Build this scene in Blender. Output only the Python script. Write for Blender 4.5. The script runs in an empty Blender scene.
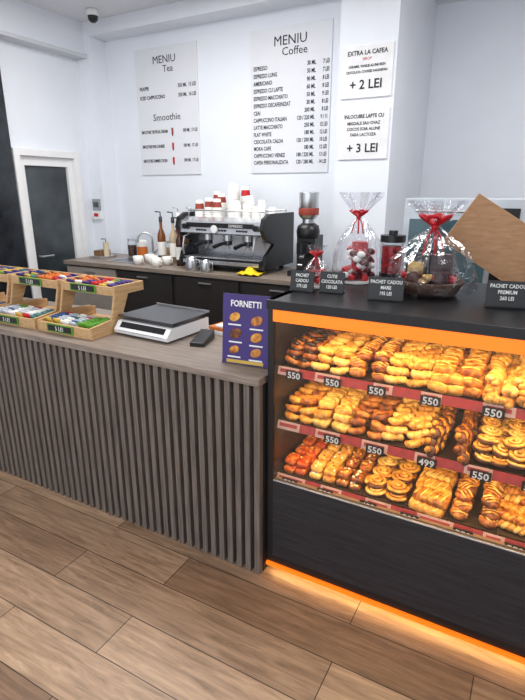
import bpy, math, random
from mathutils import Matrix, Vector
random.seed(7)
S=bpy.context.scene
S.view_settings.view_transform='Standard'
def lin(c):
    return tuple(((x/255)/12.92 if x/255<=0.04045 else (((x/255)+0.055)/1.055)**2.4) for x in c)+(1,)
MC={}
def nodes(name):
    m=bpy.data.materials.new(name); m.use_nodes=True
    nt=m.node_tree; return m,nt,nt.nodes['Principled BSDF']
def mat(name,c,rough=.5,metal=0,emit=None,es=0,var=.06,vs=12,bump=0,coat=0,alpha=1):
    if name in MC: return MC[name]
    m,nt,p=nodes(name); N=nt.nodes; L=nt.links
    col=lin(c)
    tc=N.new('ShaderNodeTexCoord'); nz=N.new('ShaderNodeTexNoise'); nz.inputs['Scale'].default_value=vs; nz.inputs['Detail'].default_value=4
    L.new(tc.outputs['Object'],nz.inputs['Vector'])
    r=N.new('ShaderNodeValToRGB')
    r.color_ramp.elements[0].position=.3; r.color_ramp.elements[1].position=.7
    r.color_ramp.elements[0].color=tuple(x*(1-var) for x in col[:3])+(1,)
    r.color_ramp.elements[1].color=tuple(min(1,x*(1+var)) for x in col[:3])+(1,)
    L.new(nz.outputs['Fac'],r.inputs['Fac']); L.new(r.outputs['Color'],p.inputs['Base Color'])
    p.inputs['Roughness'].default_value=rough; p.inputs['Metallic'].default_value=metal
    p.inputs['Coat Weight'].default_value=coat
    if emit: p.inputs['Emission Color'].default_value=lin(emit); p.inputs['Emission Strength'].default_value=es
    if bump:
        b=N.new('ShaderNodeBump'); b.inputs['Strength'].default_value=bump; b.inputs['Distance'].default_value=.005
        L.new(nz.outputs['Fac'],b.inputs['Height']); L.new(b.outputs['Normal'],p.inputs['Normal'])
    MC[name]=m; return m
def wood(name,c1,c2,scale=(2,40,40),rough=.5,bump=.2,nscale=3):
    m,nt,p=nodes(name); N=nt.nodes; L=nt.links
    tc=N.new('ShaderNodeTexCoord'); mp=N.new('ShaderNodeMapping'); mp.inputs['Scale'].default_value=scale
    nz=N.new('ShaderNodeTexNoise'); nz.inputs['Scale'].default_value=nscale; nz.inputs['Detail'].default_value=6; nz.inputs['Roughness'].default_value=.65
    L.new(tc.outputs['Object'],mp.inputs['Vector']); L.new(mp.outputs['Vector'],nz.inputs['Vector'])
    r=N.new('ShaderNodeValToRGB'); r.color_ramp.elements[0].position=.32; r.color_ramp.elements[1].position=.68
    r.color_ramp.elements[0].color=lin(c1); r.color_ramp.elements[1].color=lin(c2)
    L.new(nz.outputs['Fac'],r.inputs['Fac']); L.new(r.outputs['Color'],p.inputs['Base Color'])
    p.inputs['Roughness'].default_value=rough
    b=N.new('ShaderNodeBump'); b.inputs['Strength'].default_value=bump; b.inputs['Distance'].default_value=.003
    L.new(nz.outputs['Fac'],b.inputs['Height']); L.new(b.outputs['Normal'],p.inputs['Normal'])
    MC[name]=m; return m
def glassy(name,tint=(1,1,1),gl=.08,rough=.02,crumple=0):
    m,nt,p=nodes(name); N=nt.nodes; L=nt.links; N.remove(p); out=N['Material Output']
    t=N.new('ShaderNodeBsdfTransparent'); t.inputs['Color'].default_value=tint+(1,)
    g=N.new('ShaderNodeBsdfGlossy'); g.inputs['Roughness'].default_value=rough
    lw=N.new('ShaderNodeLayerWeight'); lw.inputs['Blend'].default_value=.25
    ma=N.new('ShaderNodeMath'); ma.operation='MULTIPLY_ADD'; ma.inputs[1].default_value=.5; ma.inputs[2].default_value=gl
    L.new(lw.outputs['Fresnel'],ma.inputs[0]); ma.use_clamp=True
    mx=N.new('ShaderNodeMixShader'); L.new(ma.outputs[0],mx.inputs[0]); L.new(t.outputs[0],mx.inputs[1]); L.new(g.outputs[0],mx.inputs[2])
    if crumple:
        ma.inputs[1].default_value=.25
        tc=N.new('ShaderNodeTexCoord'); nz=N.new('ShaderNodeTexNoise'); nz.inputs['Scale'].default_value=20; nz.inputs['Detail'].default_value=2; nz.inputs['Distortion'].default_value=1.5
        L.new(tc.outputs['Object'],nz.inputs['Vector']); b=N.new('ShaderNodeBump'); b.inputs['Strength'].default_value=crumple; b.inputs['Distance'].default_value=.02
        L.new(nz.outputs['Fac'],b.inputs['Height']); L.new(b.outputs['Normal'],g.inputs['Normal'])
    L.new(mx.outputs[0],out.inputs['Surface']); MC[name]=m; return m

# ---------- mesh builder
class B:
    def __init__(s): s.v=[];s.f=[];s.m=[];s.s=[];s.mats=[]
    def mi(s,m):
        if m not in s.mats: s.mats.append(m)
        return s.mats.index(m)
    def add(s,vs,fs,m,M=None,smooth=False):
        o=len(s.v); i=s.mi(m)
        for v in vs:
            v=Vector(v); s.v.append(M@v if M is not None else v)
        for f in fs: s.f.append([o+k for k in f]); s.m.append(i); s.s.append(smooth)
    def box(s,x0,x1,y0,y1,z0,z1,m,M=None):
        vs=[(x,y,z) for x in(x0,x1) for y in(y0,y1) for z in(z0,z1)]
        s.add(vs,[(0,1,3,2),(4,6,7,5),(0,4,5,1),(2,3,7,6),(0,2,6,4),(1,5,7,3)],m,M)
    def lathe(s,prof,c,m,seg=24,M=None,smooth=True,mod=None):
        vs=[];fs=[];n=len(prof)
        for j,(r,z) in enumerate(prof):
            for i in range(seg):
                a=2*math.pi*i/seg; rr=r*(mod(a,j/(n-1)) if mod else 1)
                vs.append((c[0]+rr*math.cos(a),c[1]+rr*math.sin(a),c[2]+z))
        for j in range(n-1):
            for i in range(seg):
                k=(i+1)%seg; fs.append((j*seg+i,j*seg+k,(j+1)*seg+k,(j+1)*seg+i))
        s.add(vs,fs,m,M,smooth)
    def cyl(s,c,r,h,m,seg=24,M=None,r2=None):
        r2=r if r2 is None else r2
        e=1e-5
        s.lathe([(e,0),(r,0)],c,m,seg,M,False); s.lathe([(r,0),(r2,h)],c,m,seg,M,True); s.lathe([(r2,h),(e,h)],c,m,seg,M,False)
    def tube(s,pts,rad,m,seg=8,M=None,squash=1,close=True):
        v,f=tube(pts,rad,seg,squash,close); s.add(v,f,m,M,True)
    def sq(s,c,ax,ay,az,e,m,M=None,nu=14,nv=8):
        v,f=superq(ax,ay,az,e,nu,nv); v=[(a+c[0],b+c[1],d+c[2]) for a,b,d in v]; s.add(v,f,m,M,True)
    def extr(s,poly,axis,a0,a1,m,M=None):
        n=len(poly)
        def P(p,a): return (a,p[0],p[1]) if axis=='x' else ((p[0],a,p[1]) if axis=='y' else (p[0],p[1],a))
        vs=[P(p,a0) for p in poly]+[P(p,a1) for p in poly]
        fs=[tuple(range(n)),tuple(range(2*n-1,n-1,-1))]+[(i,(i+1)%n,n+(i+1)%n,n+i) for i in range(n)]
        s.add(vs,fs,m,M)
    def build(s,name,bevel=0,keep=False):
        xs=[v.x for v in s.v];ys=[v.y for v in s.v];zs=[v.z for v in s.v]
        c=Vector(((min(xs)+max(xs))/2,(min(ys)+max(ys))/2,min(zs)))
        if keep: c=Vector((0,0,0))
        me=bpy.data.meshes.new(name); me.from_pydata([tuple(v-c) for v in s.v],[],s.f)
        for m in s.mats: me.materials.append(m)
        me.polygons.foreach_set('material_index',s.m); me.polygons.foreach_set('use_smooth',s.s); me.update()
        import bmesh
        bm=bmesh.new(); bm.from_mesh(me); bmesh.ops.recalc_face_normals(bm,faces=bm.faces); bm.to_mesh(me); bm.free()
        o=bpy.data.objects.new(name,me); S.collection.objects.link(o); o.location=c
        if bevel:
            b=o.modifiers.new('bevel','BEVEL'); b.width=bevel; b.segments=2; b.limit_method='ANGLE'; b.angle_limit=math.radians(50)
        return o
def tube(pts,rad,seg=8,squash=1,close=True):
    n=len(pts); P=[Vector(p) for p in pts]
    if not hasattr(rad,'__len__'): rad=[rad]*n
    vs=[];fs=[]; prev=None
    for i in range(n):
        t=(P[min(i+1,n-1)]-P[max(i-1,0)]).normalized()
        if prev is None:
            up=Vector((0,0,1)) if abs(t.z)<.9 else Vector((0,1,0))
            a=t.cross(up).normalized()
        else:
            a=(prev-t*prev.dot(t)).normalized()
        b=a.cross(t).normalized(); prev=a
        for k in range(seg):
            th=2*math.pi*k/seg
            vs.append(tuple(P[i]+a*math.cos(th)*rad[i]+b*math.sin(th)*rad[i]*squash))
    for i in range(n-1):
        for k in range(seg):
            q=(k+1)%seg; fs.append((i*seg+k,i*seg+q,(i+1)*seg+q,(i+1)*seg+k))
    if close: fs.append(tuple(range(seg-1,-1,-1))); fs.append(tuple((n-1)*seg+k for k in range(seg)))
    return vs,fs
def superq(ax,ay,az,e,nu=14,nv=8):
    def sp(x,e): return math.copysign(abs(x)**e,x)
    vs=[];fs=[]
    for j in range(nv+1):
        ph=-math.pi/2+math.pi*j/nv
        for i in range(nu):
            th=2*math.pi*i/nu
            vs.append((ax*sp(math.cos(ph),e)*sp(math.cos(th),e),ay*sp(math.cos(ph),e)*sp(math.sin(th),e),az*sp(math.sin(ph),e)))
    for j in range(nv):
        for i in range(nu):
            k=(i+1)%nu; fs.append((j*nu+i,j*nu+k,(j+1)*nu+k,(j+1)*nu+i))
    return vs,fs
def text(body,size,loc,m,parent=None,align='CENTER',rot=(math.pi/2,0,0),sl=1,sx=1,bold=0,nm='lettering'):
    cu=bpy.data.curves.new(nm,'FONT'); cu.body=body; cu.size=size; cu.align_x=align; cu.extrude=.0004; cu.space_line=sl
    cu.offset=bold; cu.resolution_u=2
    cu.materials.append(m)
    o=bpy.data.objects.new(nm,cu); S.collection.objects.link(o); o.location=loc; o.rotation_euler=rot; o.scale=(sx,1,1)
    if parent: par(o,parent)
    return o
def par(o,p):
    o.parent=p; o.matrix_parent_inverse=(Matrix.Translation(p.location)@p.rotation_euler.to_matrix().to_4x4()).inverted()
def T(x,y,z): return Matrix.Translation((x,y,z))
def R(a,ax): return Matrix.Rotation(math.radians(a),4,ax)

# ---------- materials
wallm=mat('wall_paint',(230,234,241),.7,var=.02,vs=3)
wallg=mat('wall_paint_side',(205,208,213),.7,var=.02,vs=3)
ceilm=mat('ceiling_paint',(224,226,230),.8,var=.02,vs=3)
white=mat('white_plastic',(235,235,235),.4,var=.02)
black=mat('black_plastic',(20,20,22),.35)
blackm=mat('black_satin_metal',(22,22,25),.35,metal=.2)
steel=mat('brushed_steel',(205,207,210),.3,metal=.9)
chrome=mat('machine_chrome',(205,208,212),.22,metal=.75)
dsteel=mat('dark_steel',(100,102,106),.3,metal=.9)
ink=mat('menu_ink',(34,34,38),.8)
chalk=mat('chalk',(235,235,230),.8)
red=mat('red_ribbon',(190,20,34),.35)
boardg=mat('menu_board_face',(222,224,229),.5,var=.012)
slatw=wood('slat_wood',(82,73,67),(126,115,106),(45,45,1.6),.55,.25)
slatb=mat('slat_backing',(28,25,24),.8)
ctop=wood('countertop_wood',(116,103,93),(152,138,126),(2,26,26),.4,.08)
bwood=wood('black_wood',(18,19,23),(42,44,50),(1.6,18,34),.5,.5)
pine=wood('pine_wood',(180,140,94),(208,172,126),(30,3,30),.55,.08)
kraft=wood('box_wood',(166,122,82),(190,146,106),(3,30,30),.6,.05)
orange=mat('orange_strip',(255,125,20),.4,emit=(255,120,14),es=.6,var=.02)
glass=glassy('display_glass',(.985,.985,.985),.03,.01)
cello=glassy('cellophane',(.95,.95,.97),.05,.10,.5)
clear=glassy('clear_plastic',(.97,.98,.99),.02,.05)
purple=mat('flyer_purple',(58,36,112),.4,var=.15,vs=6)
yellow=mat('yellow_cloth',(240,205,20),.8)
paperw=mat('paper_white',(238,236,230),.6)
signw=mat('sign_white',(228,228,230),.6)
cuprd=mat('cup_brown_red',(150,60,45),.5)
green=mat('label_green',(90,150,40),.5)
blue=mat('packet_blue',(44,80,130),.4)
pink=mat('packet_pink',(160,60,96),.4)
orp=mat('packet_orange',(205,110,36),.4)
rail_r=mat('label_red',(165,46,40),.5,var=.2,vs=40)
rail_p=mat('label_paper',(205,165,150),.5,var=.15,vs=30)
choc=mat('chocolate',(40,22,16),.35,bump=.5,vs=60)
def pastry(name,c1,c2,c3):
    m,nt,p=nodes(name); N=nt.nodes; L=nt.links
    tc=N.new('ShaderNodeTexCoord'); nz=N.new('ShaderNodeTexNoise'); nz.inputs['Scale'].default_value=48; nz.inputs['Detail'].default_value=5
    L.new(tc.outputs['Object'],nz.inputs['Vector'])
    g=N.new('ShaderNodeNewGeometry'); ad=N.new('ShaderNodeMath'); ad.operation='MULTIPLY_ADD'; ad.inputs[1].default_value=.5
    sb=N.new('ShaderNodeMath'); sb.operation='MULTIPLY_ADD'; sb.inputs[1].default_value=1.6; sb.inputs[2].default_value=-.54
    L.new(nz.outputs['Fac'],sb.inputs[0]); L.new(g.outputs['Random Per Island'],ad.inputs[0]); L.new(sb.outputs[0],ad.inputs[2])
    r=N.new('ShaderNodeValToRGB'); r.color_ramp.elements[0].position=.15; r.color_ramp.elements[1].position=.85
    e=r.color_ramp.elements.new(.5); r.color_ramp.elements[0].color=lin(c1); e.color=lin(c2); r.color_ramp.elements[2].color=lin(c3)
    L.new(ad.outputs[0],r.inputs['Fac']); L.new(r.outputs['Color'],p.inputs['Base Color']); p.inputs['Roughness'].default_value=.42
    b=N.new('ShaderNodeBump'); b.inputs['Strength'].default_value=.6; b.inputs['Distance'].default_value=.005
    L.new(nz.outputs['Fac'],b.inputs['Height']); L.new(b.outputs['Normal'],p.inputs['Normal']); return m
pg=pastry('pastry_golden',(130,66,20),(208,134,42),(232,176,80))
pl=pastry('pastry_light',(182,116,44),(230,172,76),(242,206,124))
pb=pastry('pastry_brown',(84,40,16),(150,80,28),(206,134,58))
pr=pastry('pastry_tomato',(164,50,16),(208,92,30),(232,150,60))
choc2=pastry('pastry_filling',(56,26,14),(92,46,22),(130,72,34))

# ---------- floor
m,nt,p=nodes('floor_planks'); N=nt.nodes; L=nt.links
tc=N.new('ShaderNodeTexCoord'); br=N.new('ShaderNodeTexBrick'); br.inputs['Scale'].default_value=1
br.inputs['Brick Width'].default_value=1.25; br.inputs['Row Height'].default_value=.195; br.inputs['Mortar Size'].default_value=.0022; br.inputs['Mortar Smooth'].default_value=.2
br.offset=.37; br.inputs['Color1'].default_value=lin((142,112,88)); br.inputs['Color2'].default_value=lin((196,164,134)); br.inputs['Mortar'].default_value=lin((64,47,36))
L.new(tc.outputs['Object'],br.inputs['Vector'])
mp=N.new('ShaderNodeMapping'); mp.inputs['Scale'].default_value=(1.3,14,1); nz=N.new('ShaderNodeTexNoise'); nz.inputs['Scale'].default_value=3; nz.inputs['Detail'].default_value=8; nz.inputs['Roughness'].default_value=.7; nz.inputs['Distortion'].default_value=.6
L.new(tc.outputs['Object'],mp.inputs['Vector']); L.new(mp.outputs['Vector'],nz.inputs['Vector'])
r=N.new('ShaderNodeValToRGB'); r.color_ramp.elements[0].position=.3; r.color_ramp.elements[0].color=(.46,.42,.38,1); r.color_ramp.elements[1].position=.68; r.color_ramp.elements[1].color=(1.15,1.14,1.12,1)
L.new(nz.outputs['Fac'],r.inputs['Fac']); mx=N.new('ShaderNodeMix'); mx.data_type='RGBA'; mx.blend_type='MULTIPLY'; mx.inputs[0].default_value=1
L.new(br.outputs['Color'],mx.inputs[6]); L.new(r.outputs['Color'],mx.inputs[7]); L.new(mx.outputs[2],p.inputs['Base Color']); p.inputs['Roughness'].default_value=.42
b=N.new('ShaderNodeBump'); b.inputs['Strength'].default_value=.15; b.inputs['Distance'].default_value=.003; L.new(nz.outputs['Fac'],b.inputs['Height']); L.new(b.outputs['Normal'],p.inputs['Normal'])
floorm=m
def bx(name,*a,m=None,bevel=0,keep=False):
    b=B(); b.box(*a,m); return b.build(name,bevel,keep)
bx('floor',-4.3,2.6,-3,5.15,-.05,0,m=floorm,keep=True)
CZ=3.14
bx('ceiling',-4.3,2.6,-3,5.15,CZ,CZ+.05,m=ceilm)
NX0,NX1,NY,FY=-4.03,-1.526,4.15,3.93
b=B(); b.box(-4.3,NX1,NY,NY+.1,0,CZ,wallm); b.box(-4.3,NX0,FY,NY,0,CZ,wallm); b.box(NX0,NX1,FY,NY,3.02,CZ,wallm)
b.box(NX1,-1.10,FY,5.05,0,CZ,wallm)
b.build('wall_back')
bx('wall_back_right',-1.10,2.6,5.05,5.15,0,CZ,m=wallm)
bx('wall_right',2.5,2.6,-3,5.05,0,CZ,m=wallm)
LX=-4.2
bx('wall_left',-4.3,LX,-3,3.06,0,CZ,m=wallm); bx('wall_left_rear',-4.3,LX,3.78,FY,0,CZ,m=wallm); bx('wall_left_lintel',-4.3,LX,3.06,3.78,2.0,CZ,m=wallm)
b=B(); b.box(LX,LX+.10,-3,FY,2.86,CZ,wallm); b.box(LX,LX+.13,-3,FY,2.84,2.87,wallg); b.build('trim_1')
marble=mat('black_marble',(30,34,40),.15,var=.7,vs=5)
bx('trim_2',LX,LX+.04,1.6,3.05,0,2.80,m=marble)
b=B()
for a in [(3.06,3.12,0,2.0),(3.72,3.78,0,2.0),(3.12,3.72,1.94,2.0),(3.12,3.72,0,.12)]: b.box(-4.28,-4.15,*a,white)
for a in [(3.12,3.18,.12,1.94),(3.66,3.72,.12,1.94),(3.18,3.66,1.86,1.94),(3.18,3.66,.12,.25)]: b.box(-4.25,-4.19,*a,white)
dg=mat('door_glass_dark',(60,66,70),.08,var=.5,vs=3)
b.box(-4.23,-4.22,3.18,3.66,.25,1.86,dg); b.tube([(-4.19,3.21,1.05),(-4.13,3.21,1.05),(-4.13,3.33,1.05)],.009,steel); b.build('door_1',.003)
# ---------- front counter
CX0,CX1,CY,CH=-3.6,-.905,1.62,.94
b=B()
b.box(CX0,CX1,CY+.028,CY+.05,0,CH-.03,slatb)
x=CX1-.004
while x>CX0+.04:
    w=.027
    b.box(x-w,x,CY,CY+.029,.0,CH-.03,slatw); x-=.047
b.box(CX0,CX1,CY-.012,CY+.6,CH-.03,CH,ctop)
b.box(CX0,CX0+.02,CY+.05,CY+.58,0,CH-.03,slatb); b.box(CX1-.02,CX1,CY+.05,CY+.58,0,CH-.03,slatb)
b.box(CX0+.02,CX1-.02,CY+.05,CY+.56,.45,.47,slatb)
b.build('service_counter',.0015)
# ---------- display case
DX0,DX1,DY=-.893,.42,1.66; DT=1.255; YB=2.42
SH=[.48,.728,.965]
shell=mat('case_interior',(120,96,72),.5)
b=B()
b.box(DX0,DX0+.026,DY,YB,.06,DT,black); b.box(DX1-.018,DX1,DY,YB,.06,DT,black)
b.box(DX0,DX1,DY-.012,YB,DT-.035,DT,blackm)
b.box(DX0+.026,DX1-.018,DY,YB,.06,.10,black)
b.box(DX0+.026,DX1-.018,DY,DY+.02,.10,.475,bwood)
b.box(DX0+.026,DX1-.018,YB-.02,YB,.10,DT-.035,shell)
b.box(DX0+.026,DX1,DY-.008,DY+.012,DT-.082,DT-.035,orange)
b.box(DX0,DX1,DY-.012,DY+.02,.045,.062,orange)
b.box(DX0+.05,DX1-.05,DY+.10,YB-.05,0,.06,black)
b.box(DX0+.026,DX1-.018,DY+.004,DY+.010,.475,DT-.08,glass)
b.box(DX0+.026,DX1-.018,DY+.002,DY+.012,.472,.480,steel)
for z in SH:
    b.box(DX0+.026,DX1-.018,DY+.06 if z>.5 else DY+.02,YB-.06,z-.012,z,shell if z<.5 else blackm)
case=b.build('pastry_display_case',.001)
for zi,z in enumerate(SH):
    b=B(); x=DX0+.028; k=0
    yy=DY+.035; Mx=T(0,yy,z-.004)@R(-18,'X')
    while x<DX1-.03:
        w=random.choice([.10,.07,.13,.09]); x2=min(x+w,DX1-.02)
        b.box(x,x2,0,.003,-.014,.020,rail_r if k%2 else rail_p,Mx)
        if k%2==0: b.box(x+.01,x2-.012,-.001,.0,-.002,.012,rail_r,Mx)
        x=x2; k+=1
    o=b.build('price_label_rail'); par(o,case)
tags=[[(-.80,'5.99'),(-.64,'5.99'),(-.46,'4.99'),(-.30,'5.00'),(-.11,'5.50'),(.06,'5.50'),(.24,'5.50')],
      [(-.62,'5.50'),(-.45,'5.50'),(-.26,'4.99'),(-.08,'5.50'),(.08,'5.50'),(.26,'5.50')],
      [(-.79,'5.50'),(-.63,'5.50'),(-.46,'5.50'),(-.27,'5.50'),(-.07,'5.50'),(.14,'5.50'),(.3,'5.50')]]
for zi,z in enumerate(SH):
    for x,t in tags[zi]:
        b=B(); yt=DY+.025
        b.box(x-.034,x+.034,yt,yt+.004,z-.026,z+.008,black)
        o=b.build('price_tag'); text(t.replace('.',''),.036,(x,yt-.0008,z-.022),chalk,o,bold=.0008); par(o,case)
# pastry pieces
def crescent(b,M,m,s=1):
    n=15; pts=[];rd=[]
    for i in range(n):
        t=i/(n-1); a=math.radians(-105+210*t); pts.append((.031*s*math.sin(a),-.026*s*math.cos(a)+.012*s,0)); rd.append(s*(.0035+.0165*math.sin(math.pi*t)**.8)*(1 if i%2 else .80))
    b.tube(pts,rd,m,8,M,.85)
def puff(b,M,m,s=1,L=.080):
    n=13; pts=[((i/(n-1)-.5)*L*s,.004*math.sin(i),0) for i in range(n)]
    rd=[s*.021*(.5 if i in(0,n-1) else (1 if i%2 else .80)) for i in range(n)]
    b.tube(pts,rd,m,8,M,.75)
def swirl(b,M,m,s=1):
    n=44; pts=[]
    for i in range(n):
        t=i/(n-1); a=t*2*math.pi*2.3; r=(.004+.037*t)*s; pts.append((r*math.cos(a),r*math.sin(a),.015-.009*t))
    b.tube(pts,[.0066*s]*n,m,6,M,1.5); b.lathe([(1e-4,-.006),(.036*s,-.006),(.042*s,0),(.035*s,.007),(1e-4,.010)],(0,0,0),choc2,18,M)
def sswirl(b,M,m,s=1): swirl(b,M,m,.85)
def twist(b,M,m,s=1,L=.12):
    n=19
    for ph,mm in ((0,m),(math.pi,choc2)):
        pts=[((i/(n-1)-.5)*L*s,.011*s*math.sin(i*.9+ph),.009*s*math.cos(i*.9+ph)) for i in range(n)]
        b.tube(pts,[.012*s*(.6 if i in(0,n-1) else 1) for i in range(n)],mm,6,M)
def braid(b,M,m,s=1,L=.11):
    n=19
    for ph in (0,math.pi):
        pts=[((i/(n-1)-.5)*L*s,.016*s*math.sin(i*.8+ph),.008*s*math.cos(i*.8+ph)) for i in range(n)]
        b.tube(pts,[.013*s*(.6 if i in(0,n-1) else 1) for i in range(n)],m,6,M)
def slab(b,M,m,s=1):
    b.sq((0,0,0),.030*s,.046*s,.014*s,.45,m,M)
    top={pr:[pr,pl,red,pb],pl:[pr,pl,paperw,pl],pb:[pl,pl,paperw,pr]}[m]
    for k in range(11): b.sq((random.uniform(-.02,.02)*s,random.uniform(-.035,.035)*s,.013*s),.006,.007,.0035,1,random.choice(top),M,6,4)
def roundb(b,M,m,s=1):
    b.sq((0,0,0),.034*s,.034*s,.020*s,1,m,M,12,6)
    for a in range(3): b.tube([(-.026*s,(a-1)*.015*s,.011*s),(0,(a-1)*.016*s,.0205*s),(.026*s,(a-1)*.015*s,.011*s)],.0035*s,pl,5,M)
def chocc(b,M,m,s=1):
    crescent(b,M,pb,s)
    b.tube([(-.024*s,-.004*s,.012*s),(-.012*s,-.012*s,.0165*s),(.0*s,-.012*s,.0175*s),(.012*s,-.012*s,.0165*s),(.024*s,-.004*s,.012*s)],.0085*s,choc,6,M)
def square(b,M,m,s=1):
    b.sq((0,0,0),.036*s,.030*s,.015*s,.4,m,M); b.tube([(-.03*s,-.018*s,.012*s),(.03*s,.018*s,.012*s)],.006*s,pl,6,M); b.tube([(-.03*s,.018*s,.012*s),(.03*s,-.018*s,.012*s)],.006*s,pl,6,M)
def bar(b,M,m,s=1):
    b.sq((0,0,0),.046*s,.026*s,.016*s,.45,m,M,16,8)
    for q in range(5): b.tube([((q-2)*.017*s-.006,-.02*s,.0145*s),((q-2)*.017*s+.006,.02*s,.0145*s)],.0028*s,pl,5,M)
kinds={
 2:[chocc,crescent,roundb,puff,square,braid,puff,crescent],
 1:[crescent,square,crescent,puff,twist,sswirl,crescent,braid],
 0:['pizza','cheese','cheese2',swirl,'mixed',roundb,'twist',crescent]}
edges={2:[-.864,-.735,-.59,-.44,-.29,-.12,.05,.22,.40],1:[-.864,-.73,-.58,-.43,-.28,-.12,.05,.22,.40],
       0:[-.864,-.745,-.62,-.505,-.325,-.165,-.0,.20,.40]}
cols={2:[pb,pl,pb,pl,pg,pl,pg,pl],1:[pg,pl,pb,pl,pg,pl,pg,pl],0:[pg,pl,pg,pl,pg,pb,pl,pg]}
tray=mat('tray_dark',(60,46,34),.4)
names={'chocc':'chocolate_croissant_pile','crescent':'croissant_pile','puff':'puff_pastry_pile','braid':'braided_pastry_pile','square':'filled_pastry_pile','swirl':'cinnamon_roll_pile','roundb':'bun_pile','sswirl':'cinnamon_roll_pile','twist':'cocoa_twist_pile'}
for row,z in enumerate(SH):
    for k,kd in enumerate(kinds[row]):
        x0,x1=edges[row][k]+.002,edges[row][k+1]-.002; y0,y1=DY+.062,DY+.52
        b=B(); tl=.010
        b.box(x0,x1,y0,y1,z,z+.004,tray); b.box(x0,x1,y0,y0+.003,z,z+tl,tray); b.box(x0,x1,y1-.003,y1,z,z+tl,tray); b.box(x0,x0+.003,y0,y1,z,z+tl,tray); b.box(x1-.003,x1,y0,y1,z,z+tl,tray)
        base=z+.022; W=x1-x0
        if kd in('pizza','cheese','cheese2','twist'):
            nx=2 if W<.19 else 3
            fn={'pizza':slab,'cheese':slab,'cheese2':slab,'twist':braid}[kd]; mm={'pizza':pr,'cheese':pl,'cheese2':pb,'twist':pg}[kd]
            dy=.097 if fn is slab else .062
            for ly in range(2):
                yv=y0+.05+ly*.015
                while yv<y1-.03:
                    for i in range(nx):
                        xx=x0+(i+.5)*W/nx+random.uniform(-.004,.004)
                        if kd=='twist': M=T(xx,yv,base+ly*.028)@R(random.uniform(-25,25),'Z')@R(random.uniform(-8,8),'Y'); fn(b,M,random.choice([pg,pl]),.85)
                        else: M=T(xx,yv,base-.003+ly*.027)@R(random.uniform(-7,7),'Z')@R(random.uniform(-4,10),'X'); fn(b,M,mm,W/nx/.066)
                    yv+=dy
            nm={'pizza':'pizza_slice_pile','cheese':'cheese_pastry_pile','cheese2':'cheese_pastry_pile','twist':'twisted_pastry_pile'}[kd]
        elif kd is swirl or kd=='mixed':
            for ly in range(2):
                for j in range(5):
                    for i in range(2 if kd is swirl else 1):
                        yj=y0+.048+j*.085+ly*.018
                        if kd is swirl:
                            M=T(x0+.046+i*(W-.092)+random.uniform(-.003,.003),yj,base-.008+ly*.026)@R(random.uniform(0,360),'Z')@R(random.uniform(-2,6),'X'); swirl(b,M,pl,1.0)
                        else:
                            for ii in range(2): 
                                M=T(x0+W/2+random.uniform(-.006,.006),yj+(ii-.5)*.04,base-.002+ly*.03)@R(random.uniform(-12,12),'Z')@R(random.uniform(-4,12),'X'); bar(b,M,pl if ii else pg,1.45)
            nm='cinnamon_roll_pile' if kd is swirl else 'strudel_pile'
        else:
            sz=1.0
            nx=3 if W>.165 else 2
            layers=3
            for ly in range(layers):
                yv=y0+.034+ly*.022
                while yv<y1-.03-ly*.02:
                    n2=nx-(1 if ly==2 and nx>2 else 0)
                    for i in range(n2):
                        mg=.030
                        xx=x0+mg+(W-2*mg)*(i/(n2-1) if n2>1 else .5)+random.uniform(-.006,.006)
                        if ly==2: xx=x0+W/2+(xx-x0-W/2)*.85
                        if kd is square: rz=random.uniform(-20,20)
                        elif kd is puff: rz=(35 if k%2 else 90)+random.uniform(-22,22)
                        elif kd in(braid,twist): rz=90+random.uniform(-20,20)
                        else: rz=random.uniform(-50,50)
                        M=T(xx,yv+random.uniform(-.007,.007),base+ly*.027+random.uniform(-.002,.005))@R(rz,'Z')@R(random.uniform(-12,18),'X')@R(random.uniform(-12,12),'Y')
                        kd(b,M,cols[row][k],sz)
                    yv+=.054 if kd in(crescent,chocc,puff,square,roundb) else .072
            nm=names[kd.__name__]
        b.build(nm)
def area(name,loc,rot,sx,sy,power,col):
    l=bpy.data.lights.new(name,'AREA'); l.shape='RECTANGLE'; l.size=sx; l.size_y=sy; l.energy=power; l.color=col
    o=bpy.data.objects.new(name,l); S.collection.objects.link(o); o.location=loc; o.rotation_euler=rot; return o
warm=(1,.66,.30)
area('led_strip_light',(-.24,DY+.05,DT-.045),(math.radians(28),0,0),1.24,.03,5.2,warm)
area('led_strip_light',(-.24,DY+.075,SH[2]-.016),(math.radians(25),0,0),1.24,.02,3.6,warm)
area('led_strip_light',(-.24,DY+.075,SH[1]-.016),(math.radians(25),0,0),1.24,.02,3.9,warm)
area('under_glow_light',(-.24,DY+.03,.042),(0,0,0),1.28,.02,1.5,(1,.66,.26))
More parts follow.
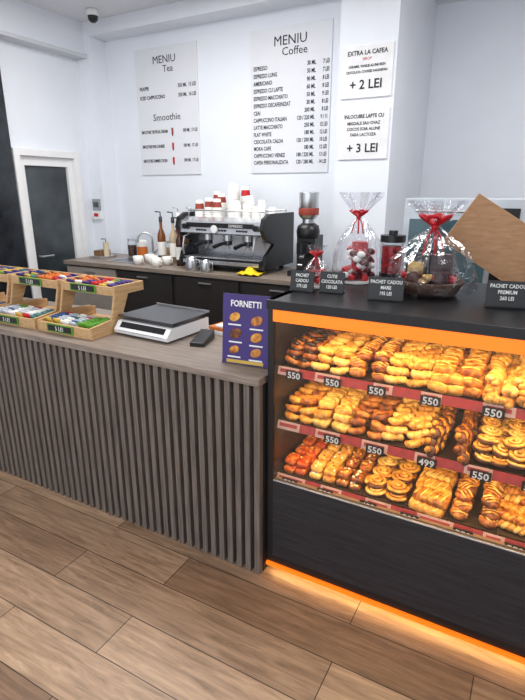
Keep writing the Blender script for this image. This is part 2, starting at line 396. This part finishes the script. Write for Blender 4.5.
# ---------- menu boards
def mboard(x0,x1,z0,z1,y,name,m=boardg):
    b=B(); b.box(x0,x1,y-.012,y,z0,z1,m); return b.build(name,.001)
BD=.0009
o=mboard(-2.40,-1.67,1.79,2.90,NY,'menu_board'); yy=NY-.0135
text('MENIU',.10,(-2.03,yy,2.765),ink,o); text('Coffee',.085,(-1.99,yy,2.69),ink,o)
items='ESPRESSO\nESPRESSO LUNG\nAMERICANO\nESPRESSO CU LAPTE\nESPRESSO MACCHIATO\nESPRESSO DECAFEINIZAT\nCEAI\nCAPPUCCINO ITALIAN\nLATTE MACCHIATO\nFLAT WHITE\nCIOCOLATA CALDA\nMOKA CAFE\nCAPPUCCINO VIENEZ\nCAFEA PERSONALIZATA'
text(items,.044,(-2.37,yy,2.60),ink,o,'LEFT',sl=1.29,sx=.70,bold=BD)
text('30 ML\n50 ML\n90 ML\n60 ML\n50 ML\n30 ML\n200 ML\n120 / 220 ML\n250 ML\n180 ML\n120 / 200 ML\n180 ML\n180 / 220 ML\n120 / 280 ML',.044,(-1.80,yy,2.60),ink,o,'RIGHT',sl=1.29,sx=.68,bold=BD)
text('7 LEI\n7 LEI\n8 LEI\n8 LEI\n9 LEI\n8 LEI\n8 LEI\n9 / 11\n12 LEI\n12 LEI\n10 LEI\n12 LEI\n13 LEI\n14 LEI',.042,(-1.685,yy,2.60),ink,o,'RIGHT',sl=1.351,sx=.64,bold=BD)
o=mboard(-3.67,-2.95,1.79,2.90,NY,'menu_board')
text('MENIU',.09,(-3.32,yy,2.765),ink,o); text('Tea',.08,(-3.28,yy,2.69),ink,o)
text('FRAPPE\nICED CAPPUCCINO',.044,(-3.63,yy,2.55),ink,o,'LEFT',sl=1.8,sx=.78,bold=BD)
text('350 ML  15 LEI\n350 ML  16 LEI',.044,(-2.97,yy,2.55),ink,o,'RIGHT',sl=1.8,sx=.75,bold=BD)
text('Smoothie',.085,(-3.32,yy,2.28),ink,o)
text('SMOOTHIE TROPICAL DREAM\nSMOOTHIE PINK SUNRISE\nSMOOTHIE SUMMER CRUSH',.040,(-3.64,yy,2.17),ink,o,'LEFT',sl=3.28,sx=.60,bold=BD)
text('300 ML  17 LEI\n300 ML  17 LEI\n300 ML  17 LEI',.040,(-2.97,yy,2.17),ink,o,'RIGHT',sl=3.28,sx=.68,bold=BD)
for q,z in enumerate((2.16,2.03,1.90)):
    b=B(); b.box(-3.272,-3.250,NY-.0135,NY-.012,z-.005,z+.05,red if q else cuprd); b.box(-3.268,-3.254,NY-.0135,NY-.012,z-.02,z-.005,ink); c=b.build('drink_picture'); par(c,o)
o=mboard(-1.50,-1.12,2.29,2.63,FY,'wall_sign',signw); yy=FY-.0135
text('EXTRA LA CAFEA',.042,(-1.31,yy,2.57),ink,o,sx=.9,bold=.0008); text('SIROP',.026,(-1.31,yy,2.535),red,o); text('CARAMEL VANILIE ALUNE IRISH\nCIOCOLATA COOKIES PANDISPAN',.024,(-1.31,yy,2.49),ink,o,sl=1.5,sx=.8,bold=.0005); text('+ 2 LEI',.085,(-1.31,yy,2.35),ink,o,bold=.0015)
o=mboard(-1.50,-1.12,1.87,2.215,FY,'wall_sign',signw)
text('INLOCUIRE LAPTE CU',.036,(-1.31,yy,2.155),ink,o,sx=.85,bold=.0008); text('MIGDALE SAU OVAZ\nCOCOS SOIA ALUNE\nFARA LACTOZA',.030,(-1.31,yy,2.11),ink,o,sl=1.3,sx=.9,bold=.0006); text('+ 3 LEI',.085,(-1.31,yy,1.92),ink,o,bold=.0015)
b=B(); b.box(-4.18,-4.06,FY-.03,FY,1.36,1.44,white); b.box(-4.17,-4.07,FY-.02,FY,1.45,1.56,mat('therm_grey',(150,155,160),.4)); b.box(-4.15,-4.09,FY-.033,FY-.03,1.385,1.42,red); b.box(-4.155,-4.085,FY-.023,FY-.02,1.48,1.53,dsteel); b.build('wall_thermostat',.003)
b=B(); b.lathe([(1e-4,0),(.05,0),(.055,-.03),(.045,-.05)],(-3.74,3.72,CZ),white,20); b.lathe([(.045,-.05),(.04,-.08),(.022,-.098),(1e-4,-.103)],(-3.74,3.72,CZ),black,20); b.build('security_camera')
# ---------- back counter
BT=1.02
b=B()
b.box(-3.95,-1.35,3.28,3.925,BT-.035,BT,ctop)
b.box(-3.93,-1.37,3.31,3.92,.08,BT-.035,mat('cabinet_dark',(40,37,36),.5))
b.box(-3.93,-1.37,3.35,3.92,0,.08,black)
for x in (-3.93,-3.3,-2.65,-2.0):
    b.box(x+.01,x+.62,3.29,3.31,.10,BT-.05,mat('door_panel_grey',(46,43,42),.35) if x>-3.5 else mat('cab_front_light',(150,142,134),.5)); b.box(x+.25,x+.37,3.275,3.29,BT-.09,BT-.08,steel)
b.build('back_counter',.002)
# espresso machine
ex0,ex1,ey0,ey1,ez=-2.68,-1.86,3.40,3.90,BT
b=B()
for x in(ex0+.08,ex1-.08):
    for y in(ey0+.08,ey1-.06): b.cyl((x,y,ez),.02,.04,blackm,12)
b.box(ex0+.02,ex1-.02,ey0,ey1,ez+.04,ez+.10,blackm); b.box(ex0+.05,ex1-.05,ey0+.01,ey0+.24,ez+.10,ez+.108,chrome)
b.box(ex0+.05,ex1-.05,ey0-.004,ey0,ez+.055,ez+.085,chrome)
for i in range(14): b.box(ex0+.07+i*.05,ex0+.085+i*.05,ey0+.02,ey0+.23,ez+.108,ez+.111,dsteel)
b.box(ex0+.03,ex1-.03,ey0+.25,ey1,ez+.10,ez+.40,chrome)
b.extr([(ey0+.06,ez+.285),(ey0+.0,ez+.30),(ey0+.01,ez+.39),(ey0+.10,ez+.42),(ey1,ez+.42),(ey1,ez+.285)],'x',ex0+.03,ex1-.03,chrome)
b.box(ex0+.10,ex1-.10,ey0-.008,ey0+.012,ez+.345,ez+.38,black)
side=[(ey0-.01,ez+.04),(ey0+.03,ez+.14),(ey0+.16,ez+.22),(ey0+.02,ez+.27),(ey0-.03,ez+.34),(ey0+.0,ez+.42),(ey0+.09,ez+.455),(ey1+.01,ez+.455),(ey1+.01,ez+.04)]
b.extr(side,'x',ex0,ex0+.03,black); b.extr(side,'x',ex1-.03,ex1,black)
for gx in(ex0+.24,(ex0+ex1)/2+.02,ex1-.20):
    b.cyl((gx,ey0+.10,ez+.24),.04,.05,chrome,20); b.cyl((gx,ey0+.10,ez+.205),.036,.035,dsteel,20)
    b.tube([(gx,ey0+.07,ez+.222),(gx,ey0+.0,ez+.222),(gx,ey0-.10,ez+.208)],[.009,.014,.016],black,10)
    b.tube([(gx,ey0+.10,ez+.205),(gx-.02,ey0+.09,ez+.185),(gx-.02,ey0+.09,ez+.17)],.006,steel,8); b.tube([(gx,ey0+.10,ez+.205),(gx+.02,ey0+.09,ez+.185),(gx+.02,ey0+.09,ez+.17)],.006,steel,8)
    for k in range(4): b.cyl((0,0,0),.008,.006,black,10,T(gx-.04+k*.026,ey0-.0,ez+.325)@R(90,'X'))
b.cyl((0,0,0),.030,.012,white,20,T(ex0+.37,ey0+.0,ez+.335)@R(90,'X')); b.cyl((0,0,0),.035,.008,steel,20,T(ex0+.37,ey0+.001,ez+.335)@R(90,'X'))
for sx in(ex0+.09,ex1-.07):
    b.tube([(sx,ey0+.06,ez+.29),(sx,ey0-.03,ez+.27),(sx,ey0-.05,ez+.20),(sx,ey0-.04,ez+.13)],.007,chrome,8); b.cyl((0,0,0),.022,.035,black,14,T(sx,ey0+.01,ez+.35)@R(90,'X'))
b.tube([(ex0+.05,ey0+.1,ez+.47),(ex1-.05,ey0+.1,ez+.47),(ex1-.05,ey1-.03,ez+.47),(ex0+.05,ey1-.03,ez+.47),(ex0+.05,ey0+.1,ez+.47)],.006,steel,8)
for x in(ex0+.05,ex1-.05,(ex0+ex1)/2):
    for y in(ey0+.1,ey1-.03): b.tube([(x,y,ez+.42),(x,y,ez+.47)],.005,steel,6)
em=b.build('espresso_machine',.003)
text('ESPRESSO',.03,(ex1-.25,ey0-.009,ez+.352),white,em)
def cupstack(x,y,z,n,r=.04,h=.09,mm=paperw,band=cuprd,nm='paper_cup_stack'):
    b=B(); st=.017
    for i in range(n):
        zz=z+i*st
        if i==n-1: b.lathe([(r,0),(r*.72,h),(r*.6,h),(1e-4,h-.004)],(x,y,zz),mm,18)
        else: b.lathe([(r+.002,0),(r+.003,.004),(r,.006),(r*.93,st+.004)],(x,y,zz),mm,18)
    b.lathe([(1e-4,0),(r,0)],(x,y,z),mm,18)
    if band: b.lathe([(r*.94+.0008,h*.25),(r*.80+.0008,h*.72)],(x,y,z+(n-1)*st),band,18)
    return b.build(nm)
tz=ez+.42
for (x,y,n,r,bd,h) in [(ex0+.09,ey0+.20,3,.040,cuprd,.095),(ex0+.18,ey0+.21,4,.040,cuprd,.095),(ex0+.24,ey0+.31,6,.040,cuprd,.095),(ex0+.14,ey0+.40,7,.040,cuprd,.095),(ex0+.28,ey0+.18,4,.040,cuprd,.09),(ex0+.30,ey0+.43,10,.040,None,.10),(ex0+.37,ey0+.28,10,.043,None,.11),(ex0+.41,ey0+.42,9,.042,red,.10),(ex0+.46,ey0+.20,4,.036,None,.075),(ex0+.51,ey0+.32,6,.038,None,.08),(ex0+.55,ey0+.20,3,.036,None,.07),(ex0+.61,ey0+.34,4,.038,None,.08),(ex0+.64,ey0+.20,2,.036,None,.07),(ex0+.72,ey0+.32,2,.036,None,.06)]:
    cupstack(x,y,tz,n,r,h,band=bd)
# grinder
gx,gy=-1.6,3.62
b=B(); b.box(gx-.10,gx+.10,gy-.15,gy+.13,BT,BT+.04,black); b.box(gx-.075,gx+.075,gy-.04,gy+.12,BT+.04,BT+.30,black)
b.lathe([(1e-4,0),(.085,0),(.09,.05),(.08,.09),(.05,.11)],(gx,gy,BT+.28),black,24); b.cyl((gx,gy-.10,BT+.17),.045,.08,blackm,20); b.tube([(gx,gy-.1,BT+.17),(gx,gy-.12,BT+.14)],.02,steel,10)
b.cyl((gx,gy,BT+.39),.045,.03,steel,24); b.lathe([(.05,.42),(.072,.44),(.076,.61),(.07,.615),(1e-4,.615)],(gx,gy,BT),steel,24); b.lathe([(.0752,.45),(.077,.45),(.0775,.50),(.075,.50)],(gx,gy,BT),cuprd,24)
b.tube([(gx-.02,gy-.14,BT+.09),(gx+.02,gy-.14,BT+.09)],.008,steel,8); b.build('coffee_grinder',.004)
# cloth
b=B(); n=9; vs=[];fs=[]
for i in range(n):
    for j in range(n): vs.append((-2.08+.19*i/(n-1)+.01*math.sin(j),3.30+.15*j/(n-1),BT+.008+.015*abs(math.sin(i*1.1+j*.8))+(.04 if 2<i<6 and 2<j<6 else 0)))
for i in range(n-1):
    for j in range(n-1): a=i*n+j; fs.append((a,a+1,a+n+1,a+n))
b.add(vs,fs,yellow,T(.02,-.01,0),True); b.build('cleaning_cloth')
for (x,y,s) in [(-2.50,3.335,1.15),(-2.36,3.33,1)]:
    b=B(); b.lathe([(1e-4,0),(.042*s,0),(.045*s,.02*s),(.038*s,.07*s),(.034*s,.095*s),(.031*s,.095*s),(.035*s,.06*s),(1e-4,.01)],(x,y,BT),steel,24)
    b.tube([(x+.036*s,y,BT+.085*s),(x+.068*s,y,BT+.08*s),(x+.068*s,y,BT+.03*s),(x+.042*s,y,BT+.02*s)],.004,steel,8); b.build('milk_pitcher')
for (x,y,h,mm) in [(-3.07,3.66,.40,mat('syrup_amber',(120,70,30),.15)),(-2.98,3.80,.43,mat('syrup_red',(110,40,35),.15)),(-2.90,3.62,.40,mat('syrup_pale',(190,170,140),.15)),(-2.84,3.82,.43,mat('syrup_green',(70,90,60),.15)),(-2.79,3.66,.38,mat('syrup_caramel',(130,85,45),.15)),(-2.76,3.53,.36,mat('syrup_dark',(70,40,28),.15))]:
    b=B(); r=.037; b.lathe([(1e-4,0),(r,0),(r,h*.55),(r*.9,h*.62),(r*.35,h*.75),(r*.33,h*.9)],(x,y,BT),mm,20); b.lathe([(r*.42,h*.88),(r*.42,h),(1e-4,h)],(x,y,BT),white if h>.41 else black,16)
    b.lathe([(r+.001,h*.15),(r+.001,h*.45)],(x,y,BT),paperw,20); b.tube([(x,y,BT+h),(x,y,BT+h+.04),(x-.04,y-.02,BT+h+.045)],.006,black if h<.41 else steel,6); b.build('syrup_bottle')
fx,fy=-3.30,3.80
b=B(); b.cyl((fx,fy,BT),.025,.03,steel); pts=[(fx,fy,BT+.03),(fx,fy,BT+.18)]+[(fx-.06*(1-math.cos(a)),fy-.06*(1-math.cos(a))*.6,BT+.18+.06*math.sin(a)) for a in [math.pi*k/8 for k in range(1,9)]]+[(fx-.12,fy-.072,BT+.15)]
b.tube(pts,.011,steel,10); b.tube([(fx+.02,fy,BT+.05),(fx+.07,fy-.02,BT+.09)],.007,steel,8); b.build('sink_faucet')
b=B(); b.box(-3.55,-3.2,3.42,3.70,BT,BT+.006,steel); b.box(-3.52,-3.23,3.45,3.67,BT+.0062,BT+.007,dsteel); b.build('sink_basin',.002)
cer=mat('ceramic',(238,236,230),.2)
for (x,y) in [(-3.13,3.40),(-3.02,3.47),(-2.9,3.37),(-3.12,3.54),(-2.88,3.49)]:
    b=B(); b.lathe([(1e-4,0),(.03,0),(.042,.03),(.045,.075),(.041,.075),(.036,.03),(1e-4,.01)],(x,y,BT),cer,20); b.tube([(x+.042,y,BT+.06),(x+.06,y,BT+.055),(x+.058,y,BT+.025),(x+.038,y,BT+.02)],.005,cer,6); b.build('coffee_mug')
# glass jars
for (x,y,cm) in [(-3.60,3.84,'jar_coffee'),(-3.15,3.84,'jar_sugar')]:
    b=B(); b.lathe([(1e-4,.002),(.045,.002),(.048,.02),(.048,.13),(.04,.15)],(x,y,BT),clear,22); b.cyl((x,y,BT+.004),.042,.10,mat(cm,(70,42,28) if 'coffee' in cm else (190,150,100),.6,var=.4,vs=60),20); b.cyl((x,y,BT+.15),.044,.02,steel,20); b.build('storage_jar')
b=B(); b.box(-3.85,-3.68,3.5,3.7,BT,BT+.02,steel); b.box(-3.83,-3.74,3.55,3.68,BT+.02,BT+.07,mat('towel_brown',(120,90,60),.8)); b.cyl((-3.71,3.6,BT+.02),.028,.13,mat('soap_pale',(205,190,160),.3),18); b.tube([(-3.71,3.6,BT+.15),(-3.71,3.6,BT+.18),(-3.75,3.58,BT+.18)],.005,black,6); b.build('soap_dispenser_tray',.003)
b=B(); b.lathe([(1e-4,0),(.05,0),(.05,.14),(.04,.16),(1e-4,.165)],(-3.47,3.84,BT),paperw,20); b.lathe([(.051,.02),(.051,.1)],(-3.47,3.84,BT),orp,20); b.build('paper_towel_roll')
# ---------- tiered wooden trays
pk=[red,green,blue,pink,orp,paperw,purple,mat('packet_teal',(60,120,120),.4),mat('packet_yel',(205,170,70),.4),mat('packet_brown',(90,56,38),.4),mat('packet_grey',(190,196,204),.4)]
for ux in(-2.29,-2.71,-3.13):
    x0,x1=ux+.005,ux+.40
    b=B()
    for x in(x0,x1-.014):
        b.extr([(1.685,CH),(1.685,CH+.06),(1.83,CH+.075),(1.86,CH+.19),(1.86,CH+.24),(2.08,CH+.24),(2.08,CH+.19),(1.96,CH+.19),(1.90,CH+.07),(2.08,CH+.06),(2.08,CH)],'x',x,x+.014,pine)
    b.box(x0+.014,x1-.014,1.685,2.08,CH,CH+.012,pine); b.box(x0+.014,x1-.014,1.685,1.699,CH+.012,CH+.055,pine)
    b.box(x0+.014,x1-.014,1.86,2.08,CH+.19,CH+.202,pine); b.box(x0+.014,x1-.014,1.86,1.872,CH+.202,CH+.235,pine); b.box(x0+.014,x1-.014,2.068,2.08,CH+.202,CH+.24,pine)
    st=b.build('tiered_wooden_tray',.002)
    for (zz,yy) in((CH+.012,1.681),(CH+.195,1.856)):
        c=B(); c.box(x0+.08,x0+.27,yy-.003,yy,zz,zz+.042,green); c.box(x0+.09,x0+.26,yy-.005,yy-.003,zz+.006,zz+.036,black); t=c.build('chalk_label'); text('5 LEI',.03,(x0+.175,yy-.0056,zz+.01),chalk,t); par(t,st)
    b=B()
    for col in range(6):
        cm=random.choice([paperw,pk[10],pk[7],paperw,blue,pk[10],green])
        for q in range(7):
            M=T(x0+.045+col*.060+random.uniform(-.004,.004),1.73+q*.022,CH+.042+random.uniform(0,.006))@R(random.uniform(-8,8),'Z')@R(-62+random.uniform(-6,6),'X')
            b.sq((0,0,0),.026,.030,.006,.3,cm if random.random()<.75 else random.choice([red,green,pk[8],blue]),M,12,4)
    b.build('snack_packets')
    b=B()
    for col in range(6):
        cm=random.choice([purple,pk[9],orp,red,pk[8],purple])
        for q in range(6):
            M=T(x0+.045+col*.060+random.uniform(-.004,.004),1.90+q*.026,CH+.228+random.uniform(0,.006))@R(random.uniform(-12,12),'Z')@R(-40+random.uniform(-12,12),'X')
            b.sq((0,0,0),.026,.022,.007,.4,cm if random.random()<.7 else random.choice(pk),M,12,4)
    b.build('snack_packets')
# scale
b=B(); M=T(-1.69,1.98,CH)@R(-3,'Z')
for x in(-.14,.14):
    for y in(-.11,.11): b.cyl((x,y,0),.015,.012,black,12,M)
b.extr([(-.16,.012),(-.165,.03),(-.13,.07),(.16,.07),(.16,.012)],'x',-.18,.18,white,M)
b.extr([(-.166,.028),(-.1345,.066),(-.1335,.067),(-.165,.0295)],'x',-.15,.15,black,M)
b.box(-.17,.17,-.11,.15,.07,.08,dsteel,M); b.box(-.185,.185,-.125,.165,.088,.096,dsteel,M); b.box(-.185,.185,.16,.165,.096,.106,steel,M)
for x in(-.1,.1):
    for y in(-.05,.1): b.cyl((x,y,.08),.015,.008,black,10,M)
b.build('weighing_scale',.003)
b=B(); M=T(-1.40,1.93,CH)@R(15,'Z'); b.extr([(-.08,0),(-.08,.02),(.03,.035),(.08,.045),(.08,0)],'x',-.036,.036,black,M); b.box(-.03,.03,-.07,-.0,.022,.030,dsteel,M@R(8,'X')); b.build('card_terminal',.003)
b=B(); M=T(-1.36,2.12,CH)@R(-8,'Z'); b.box(-.11,.11,-.06,.06,0,.022,paperw,M); b.box(-.10,.10,-.055,.05,.022,.04,orp,M); b.box(-.06,.08,-.05,.04,.04,.05,paperw,M); b.build('napkin_pack',.003)
b=B(); M=T(-1.14,2.05,CH)@R(10,'Z'); b.box(-.1,.1,-.07,.07,0,.012,paperw,M); b.box(-.09,.08,-.06,.06,.012,.02,mat('note_grey',(180,182,186),.6),M); b.build('paper_notepad',.001)
# flyer stand
FX=-1.042
b=B(); M=T(FX,1.73,CH)@R(6,'Z')@R(-5,'X')
b.box(-.106,.106,0,.003,.004,.30,purple,M); b.box(-.108,.108,.0032,.005,.004,.302,clear,M); b.box(-.108,.108,-.003,.09,0,.004,clear,T(FX,1.73,CH)@R(6,'Z'))
for (cx,cz,r,mm) in [(-.05,.205,.026,pg),(.05,.195,.028,pb),(-.045,.135,.030,pb),(.05,.125,.028,pg),(-.05,.065,.024,pg),(.05,.06,.026,pb)]:
    b.sq((0,0,0),r,r*.7,.0012,1,mm,M@T(cx,-.0006,cz)@R(90,'X')@R(25,'Z')); b.box(cx-.03,cx+.03,-.002,-.0002,cz-r-.010,cz-r-.004,white,M)
b.box(-.085,.085,-.002,-.0002,.008,.022,pk[8],M)
fl=b.build('flyer_stand')
t=text('FORNETTI',.036,(0,0,0),white,None,bold=.001); t.matrix_world=M@T(0,-.0015,.250)@R(90,'X')@Matrix.Scale(.84,4,(1,0,0)); bpy.context.view_layer.update()
t.parent=fl; t.matrix_parent_inverse=Matrix.Translation(fl.location).inverted()
# ---------- things on the case
def chalkb(x,y,txt,w=.105,h=.078,rz=0):
    M=T(x,y,DT)@R(rz,'Z')
    b=B(); b.box(-w/2,w/2,0,.006,.004,h,black,M@R(-10,'X')); b.box(-w/2,w/2,-.004,.03,0,.006,black,M)
    o=b.build('chalkboard_sign',.001)
    t=text(txt,.0185,(0,0,0),chalk,sl=1.15,bold=.0003); t.matrix_world=M@R(-10,'X')@T(0,-.001,h-.024)@R(90,'X')@Matrix.Scale(.82,4,(1,0,0)); bpy.context.view_layer.update()
    t.parent=o; t.matrix_parent_inverse=Matrix.Translation(o.location).inverted()
chalkb(-.842,1.85,'PACHET\nCADOU\n175 LEI',.10,.085,4); chalkb(-.725,1.88,'CUTIE\nCIOCOLATA\n120 LEI',.10,.085,6); chalkb(-.495,1.84,'PACHET CADOU\nMARE\n195 LEI',.13,.088,10); chalkb(-.09,1.92,'PACHET CADOU\nPREMIUM\n260 LEI',.135,.095,12)
def bow(b,c,s,m=red):
    for a in (20,-20,160,200,90,-90):
        ar=math.radians(a); d=Vector((math.cos(ar),math.sin(ar),0))
        pts=[Vector(c)+d*s*(.9*math.sin(t*math.pi))*.9+Vector((-d.y,d.x,0))*s*.28*math.sin(2*math.pi*t)+Vector((0,0,s*.55*math.sin(t*math.pi))) for t in [k/10 for k in range(11)]]
        b.tube(pts,s*.12,m,6,None,.4)
    b.sq(c,s*.22,s*.22,s*.2,1,m)
    for a in(-70,-110,-40): 
        ar=math.radians(a); b.tube([c,(c[0]+s*.6*math.cos(ar),c[1]+s*.6*math.sin(ar),c[2]-s*.5),(c[0]+s*.9*math.cos(ar),c[1]+s*.9*math.sin(ar),c[2]-s*1.4)],s*.07,m,6,None,.4)
def gift(x,y,r,h,flare,name,contents):
    b=B(); z=DT
    k=9; ph=random.random()*6
    def mod(a,t):
        f=max(0,t-.45)*1.6
        return 1+.07*math.sin(5*a+ph+3*t)+.04*math.sin(11*a-5*t)+f*.34*math.sin(k*a+ph)*.8+random.uniform(-.05,.05)
    prof=[(r*.88,.004),(r*.97,h*.08),(r*1.0,h*.16),(r*1.0,h*.25),(r*.98,h*.34),(r*.92,h*.44),(r*.80,h*.54),(r*.62,h*.64),(r*.38,h*.74),(r*.13,h*.83),(r*.12,h*.86),(r*.3,h*.92),(r*flare*.7,h*1.01),(r*flare,h*1.10),(r*flare*1.1,h*1.15)]
    b.lathe(prof,(x,y,z),cello,30,None,False,mod)
    bow(b,(x,y-r*.1,z+h*.845),r*.45 if r>.1 else r*.6)
    contents(b,x,y,z); return b.build(name)
bask=wood('wicker_brown',(50,32,24),(96,66,46),(60,60,60),.6,.6)
def c1(b,x,y,z):
    b.lathe([(1e-4,.004),(.10,.004),(.13,.055),(.125,.06),(.10,.02),(1e-4,.02)],(x,y,z),bask,28)
    b.box(x-.09,x-.01,y-.05,y,z+.03,z+.16,black); b.box(x-.08,x-.02,y-.052,y-.05,z+.05,z+.13,mat('gold_lbl',(190,150,80),.3,.6)); b.box(x+.0,x+.08,y-.03,y+.02,z+.03,z+.16,mat('box_dark',(58,34,36),.4)); b.cyl((x-.03,y+.05,z+.03),.03,.14,mat('bottle_dark',(25,30,25),.1),18); b.cyl((x-.03,y+.05,z+.17),.012,.04,black,12)
    b.cyl((x+.05,y-.075,z+.04),.032,.06,mat('mug_dark',(60,30,30),.3),18); b.sq((x-.045,y-.09,z+.07),.03,.02,.03,.8,mat('choc_pack',(80,50,40),.3))
    for k in range(14): a=random.uniform(0,6.28); b.sq((x+.095*math.cos(a),y+.095*math.sin(a),z+.06+random.uniform(0,.02)),.022,.016,.014,.7,random.choice([mat('candy_dark',(90,20,25),.3),MC['choc_pack'],MC['gold_lbl'],red]),None,8,5)
gift(-.38,2.06,.160,.31,.55,'gift_basket',c1)
def c2(b,x,y,z):
    for k in range(60): b.sq((x+random.uniform(-.055,.055),y+random.uniform(-.055,.055),z+.02+random.uniform(0,.13)),.020,.015,.015,1,random.choice([red,paperw,red,mat('candy_dark',(90,20,25),.3),MC['candy_dark']]),None,8,5)
    b.cyl((x,y,z+.003),.07,.01,paperw,20); b.cyl((x+.01,y,z+.05),.035,.13,mat('mug_red',(170,25,35),.3),18)
gift(-.72,2.17,.105,.335,.72,'gift_bag',c2)
def c3(b,x,y,z):
    b.cyl((x,y,z+.003),.045,.008,paperw,18)
    for k in range(18): b.sq((x+random.uniform(-.03,.03),y+random.uniform(-.03,.03),z+.02+random.uniform(0,.06)),.017,.013,.013,1,random.choice([red,red,mat('candy_dark',(90,20,25),.3),paperw]),None,8,5)
gift(-.825,1.96,.06,.155,.6,'gift_bag',c3)
b=B(); jx,jy=-.61,2.33
b.cyl((jx,jy,DT+.002),.052,.03,black,24); b.lathe([(.05,.03),(.055,.1),(.052,.17)],(jx,jy,DT),clear,24); b.cyl((jx,jy,DT+.031),.045,.12,mat('beans_red',(165,30,35),.5,var=.6,vs=60),20); b.cyl((jx,jy,DT+.17),.056,.03,black,24); b.cyl((jx,jy,DT+.20),.02,.02,black,16); b.build('candy_jar')
b=B(); b.box(-.08,.26,2.29,2.41,DT,DT+.09,black); b.extr([(2.31,DT+.09),(2.35,DT+.22),(2.39,DT+.22),(2.40,DT+.09)],'x',-.06,.24,black); b.box(-.04,.2,2.285,2.29,DT+.03,DT+.05,dsteel); b.build('cash_register',.004)
b=B(); W,H,D=.175,.110,.026
M=T(-.170,2.245,DT+.195)@R(10,'Z')@R(-3,'X')@R(32,'Y')
b.box(-W,W,-D,-D+.008,-H,H,kraft,M)
for a in [(-W,W,-D+.008,D,H-.008,H),(-W,W,-D+.008,D,-H,-H+.008),(-W,-W+.008,-D+.008,D,-H+.008,H-.008),(W-.008,W,-D+.008,D,-H+.008,H-.008)]: b.box(*a,kraft,M)
b.build('wooden_box',.0015)
b=B(); b.box(-.95,.5,3.25,3.85,.0,1.0,mat('cab2',(60,58,58),.5)); b.box(-.97,.52,3.22,3.87,1.0,1.03,ctop); b.build('back_cabinet',.002)
b=B(); lg=mat('oven_grey',(196,202,208),.35,.3)
b.box(-.80,-.12,3.27,3.75,1.05,1.60,lg); b.box(-.76,-.30,3.255,3.27,1.1,1.48,mat('oven_glass',(70,98,106),.08)); b.box(-.27,-.15,3.26,3.27,1.1,1.55,black); b.tube([(-.72,3.255,1.53),(-.72,3.22,1.53),(-.32,3.22,1.53),(-.32,3.255,1.53)],.009,steel,8)
for q in range(3): b.cyl((0,0,0),.022,.02,steel,14,T(-.21,3.26,1.2+q*.12)@R(90,'X'))
for x in(-.72,-.18): 
    for y in(3.32,3.7): b.cyl((x,y,1.03),.02,.02,black,10)
b.build('convection_oven',.006)
# ---------- lights
area('added_ceiling_fill',(-2.4,2.6,CZ-.03),(0,0,0),1.6,1.0,56,(1,.99,.97))  # fill lamps added under the ceiling to brighten the room, not shop fixtures
area('added_ceiling_fill',(.3,2.9,CZ-.03),(0,0,0),1.4,.8,40,(1,.99,.97))
area('added_ceiling_fill',(-1.0,-.2,CZ-.03),(0,0,0),2.2,1.2,46,(.98,.985,1))
w=bpy.data.worlds.new('World'); S.world=w; w.use_nodes=True; bg=w.node_tree.nodes['Background']; bg.inputs[0].default_value=(.86,.92,1,1); bg.inputs[1].default_value=1.85
cd=bpy.data.cameras.new('camera'); co=bpy.data.objects.new('camera',cd); S.collection.objects.link(co); S.camera=co
co.location=(0,0,1.65); co.rotation_euler=(math.radians(90-17.6),0,math.radians(28.9)); cd.sensor_fit='VERTICAL'; cd.sensor_height=36; cd.lens=505/700*36; cd.clip_start=.05
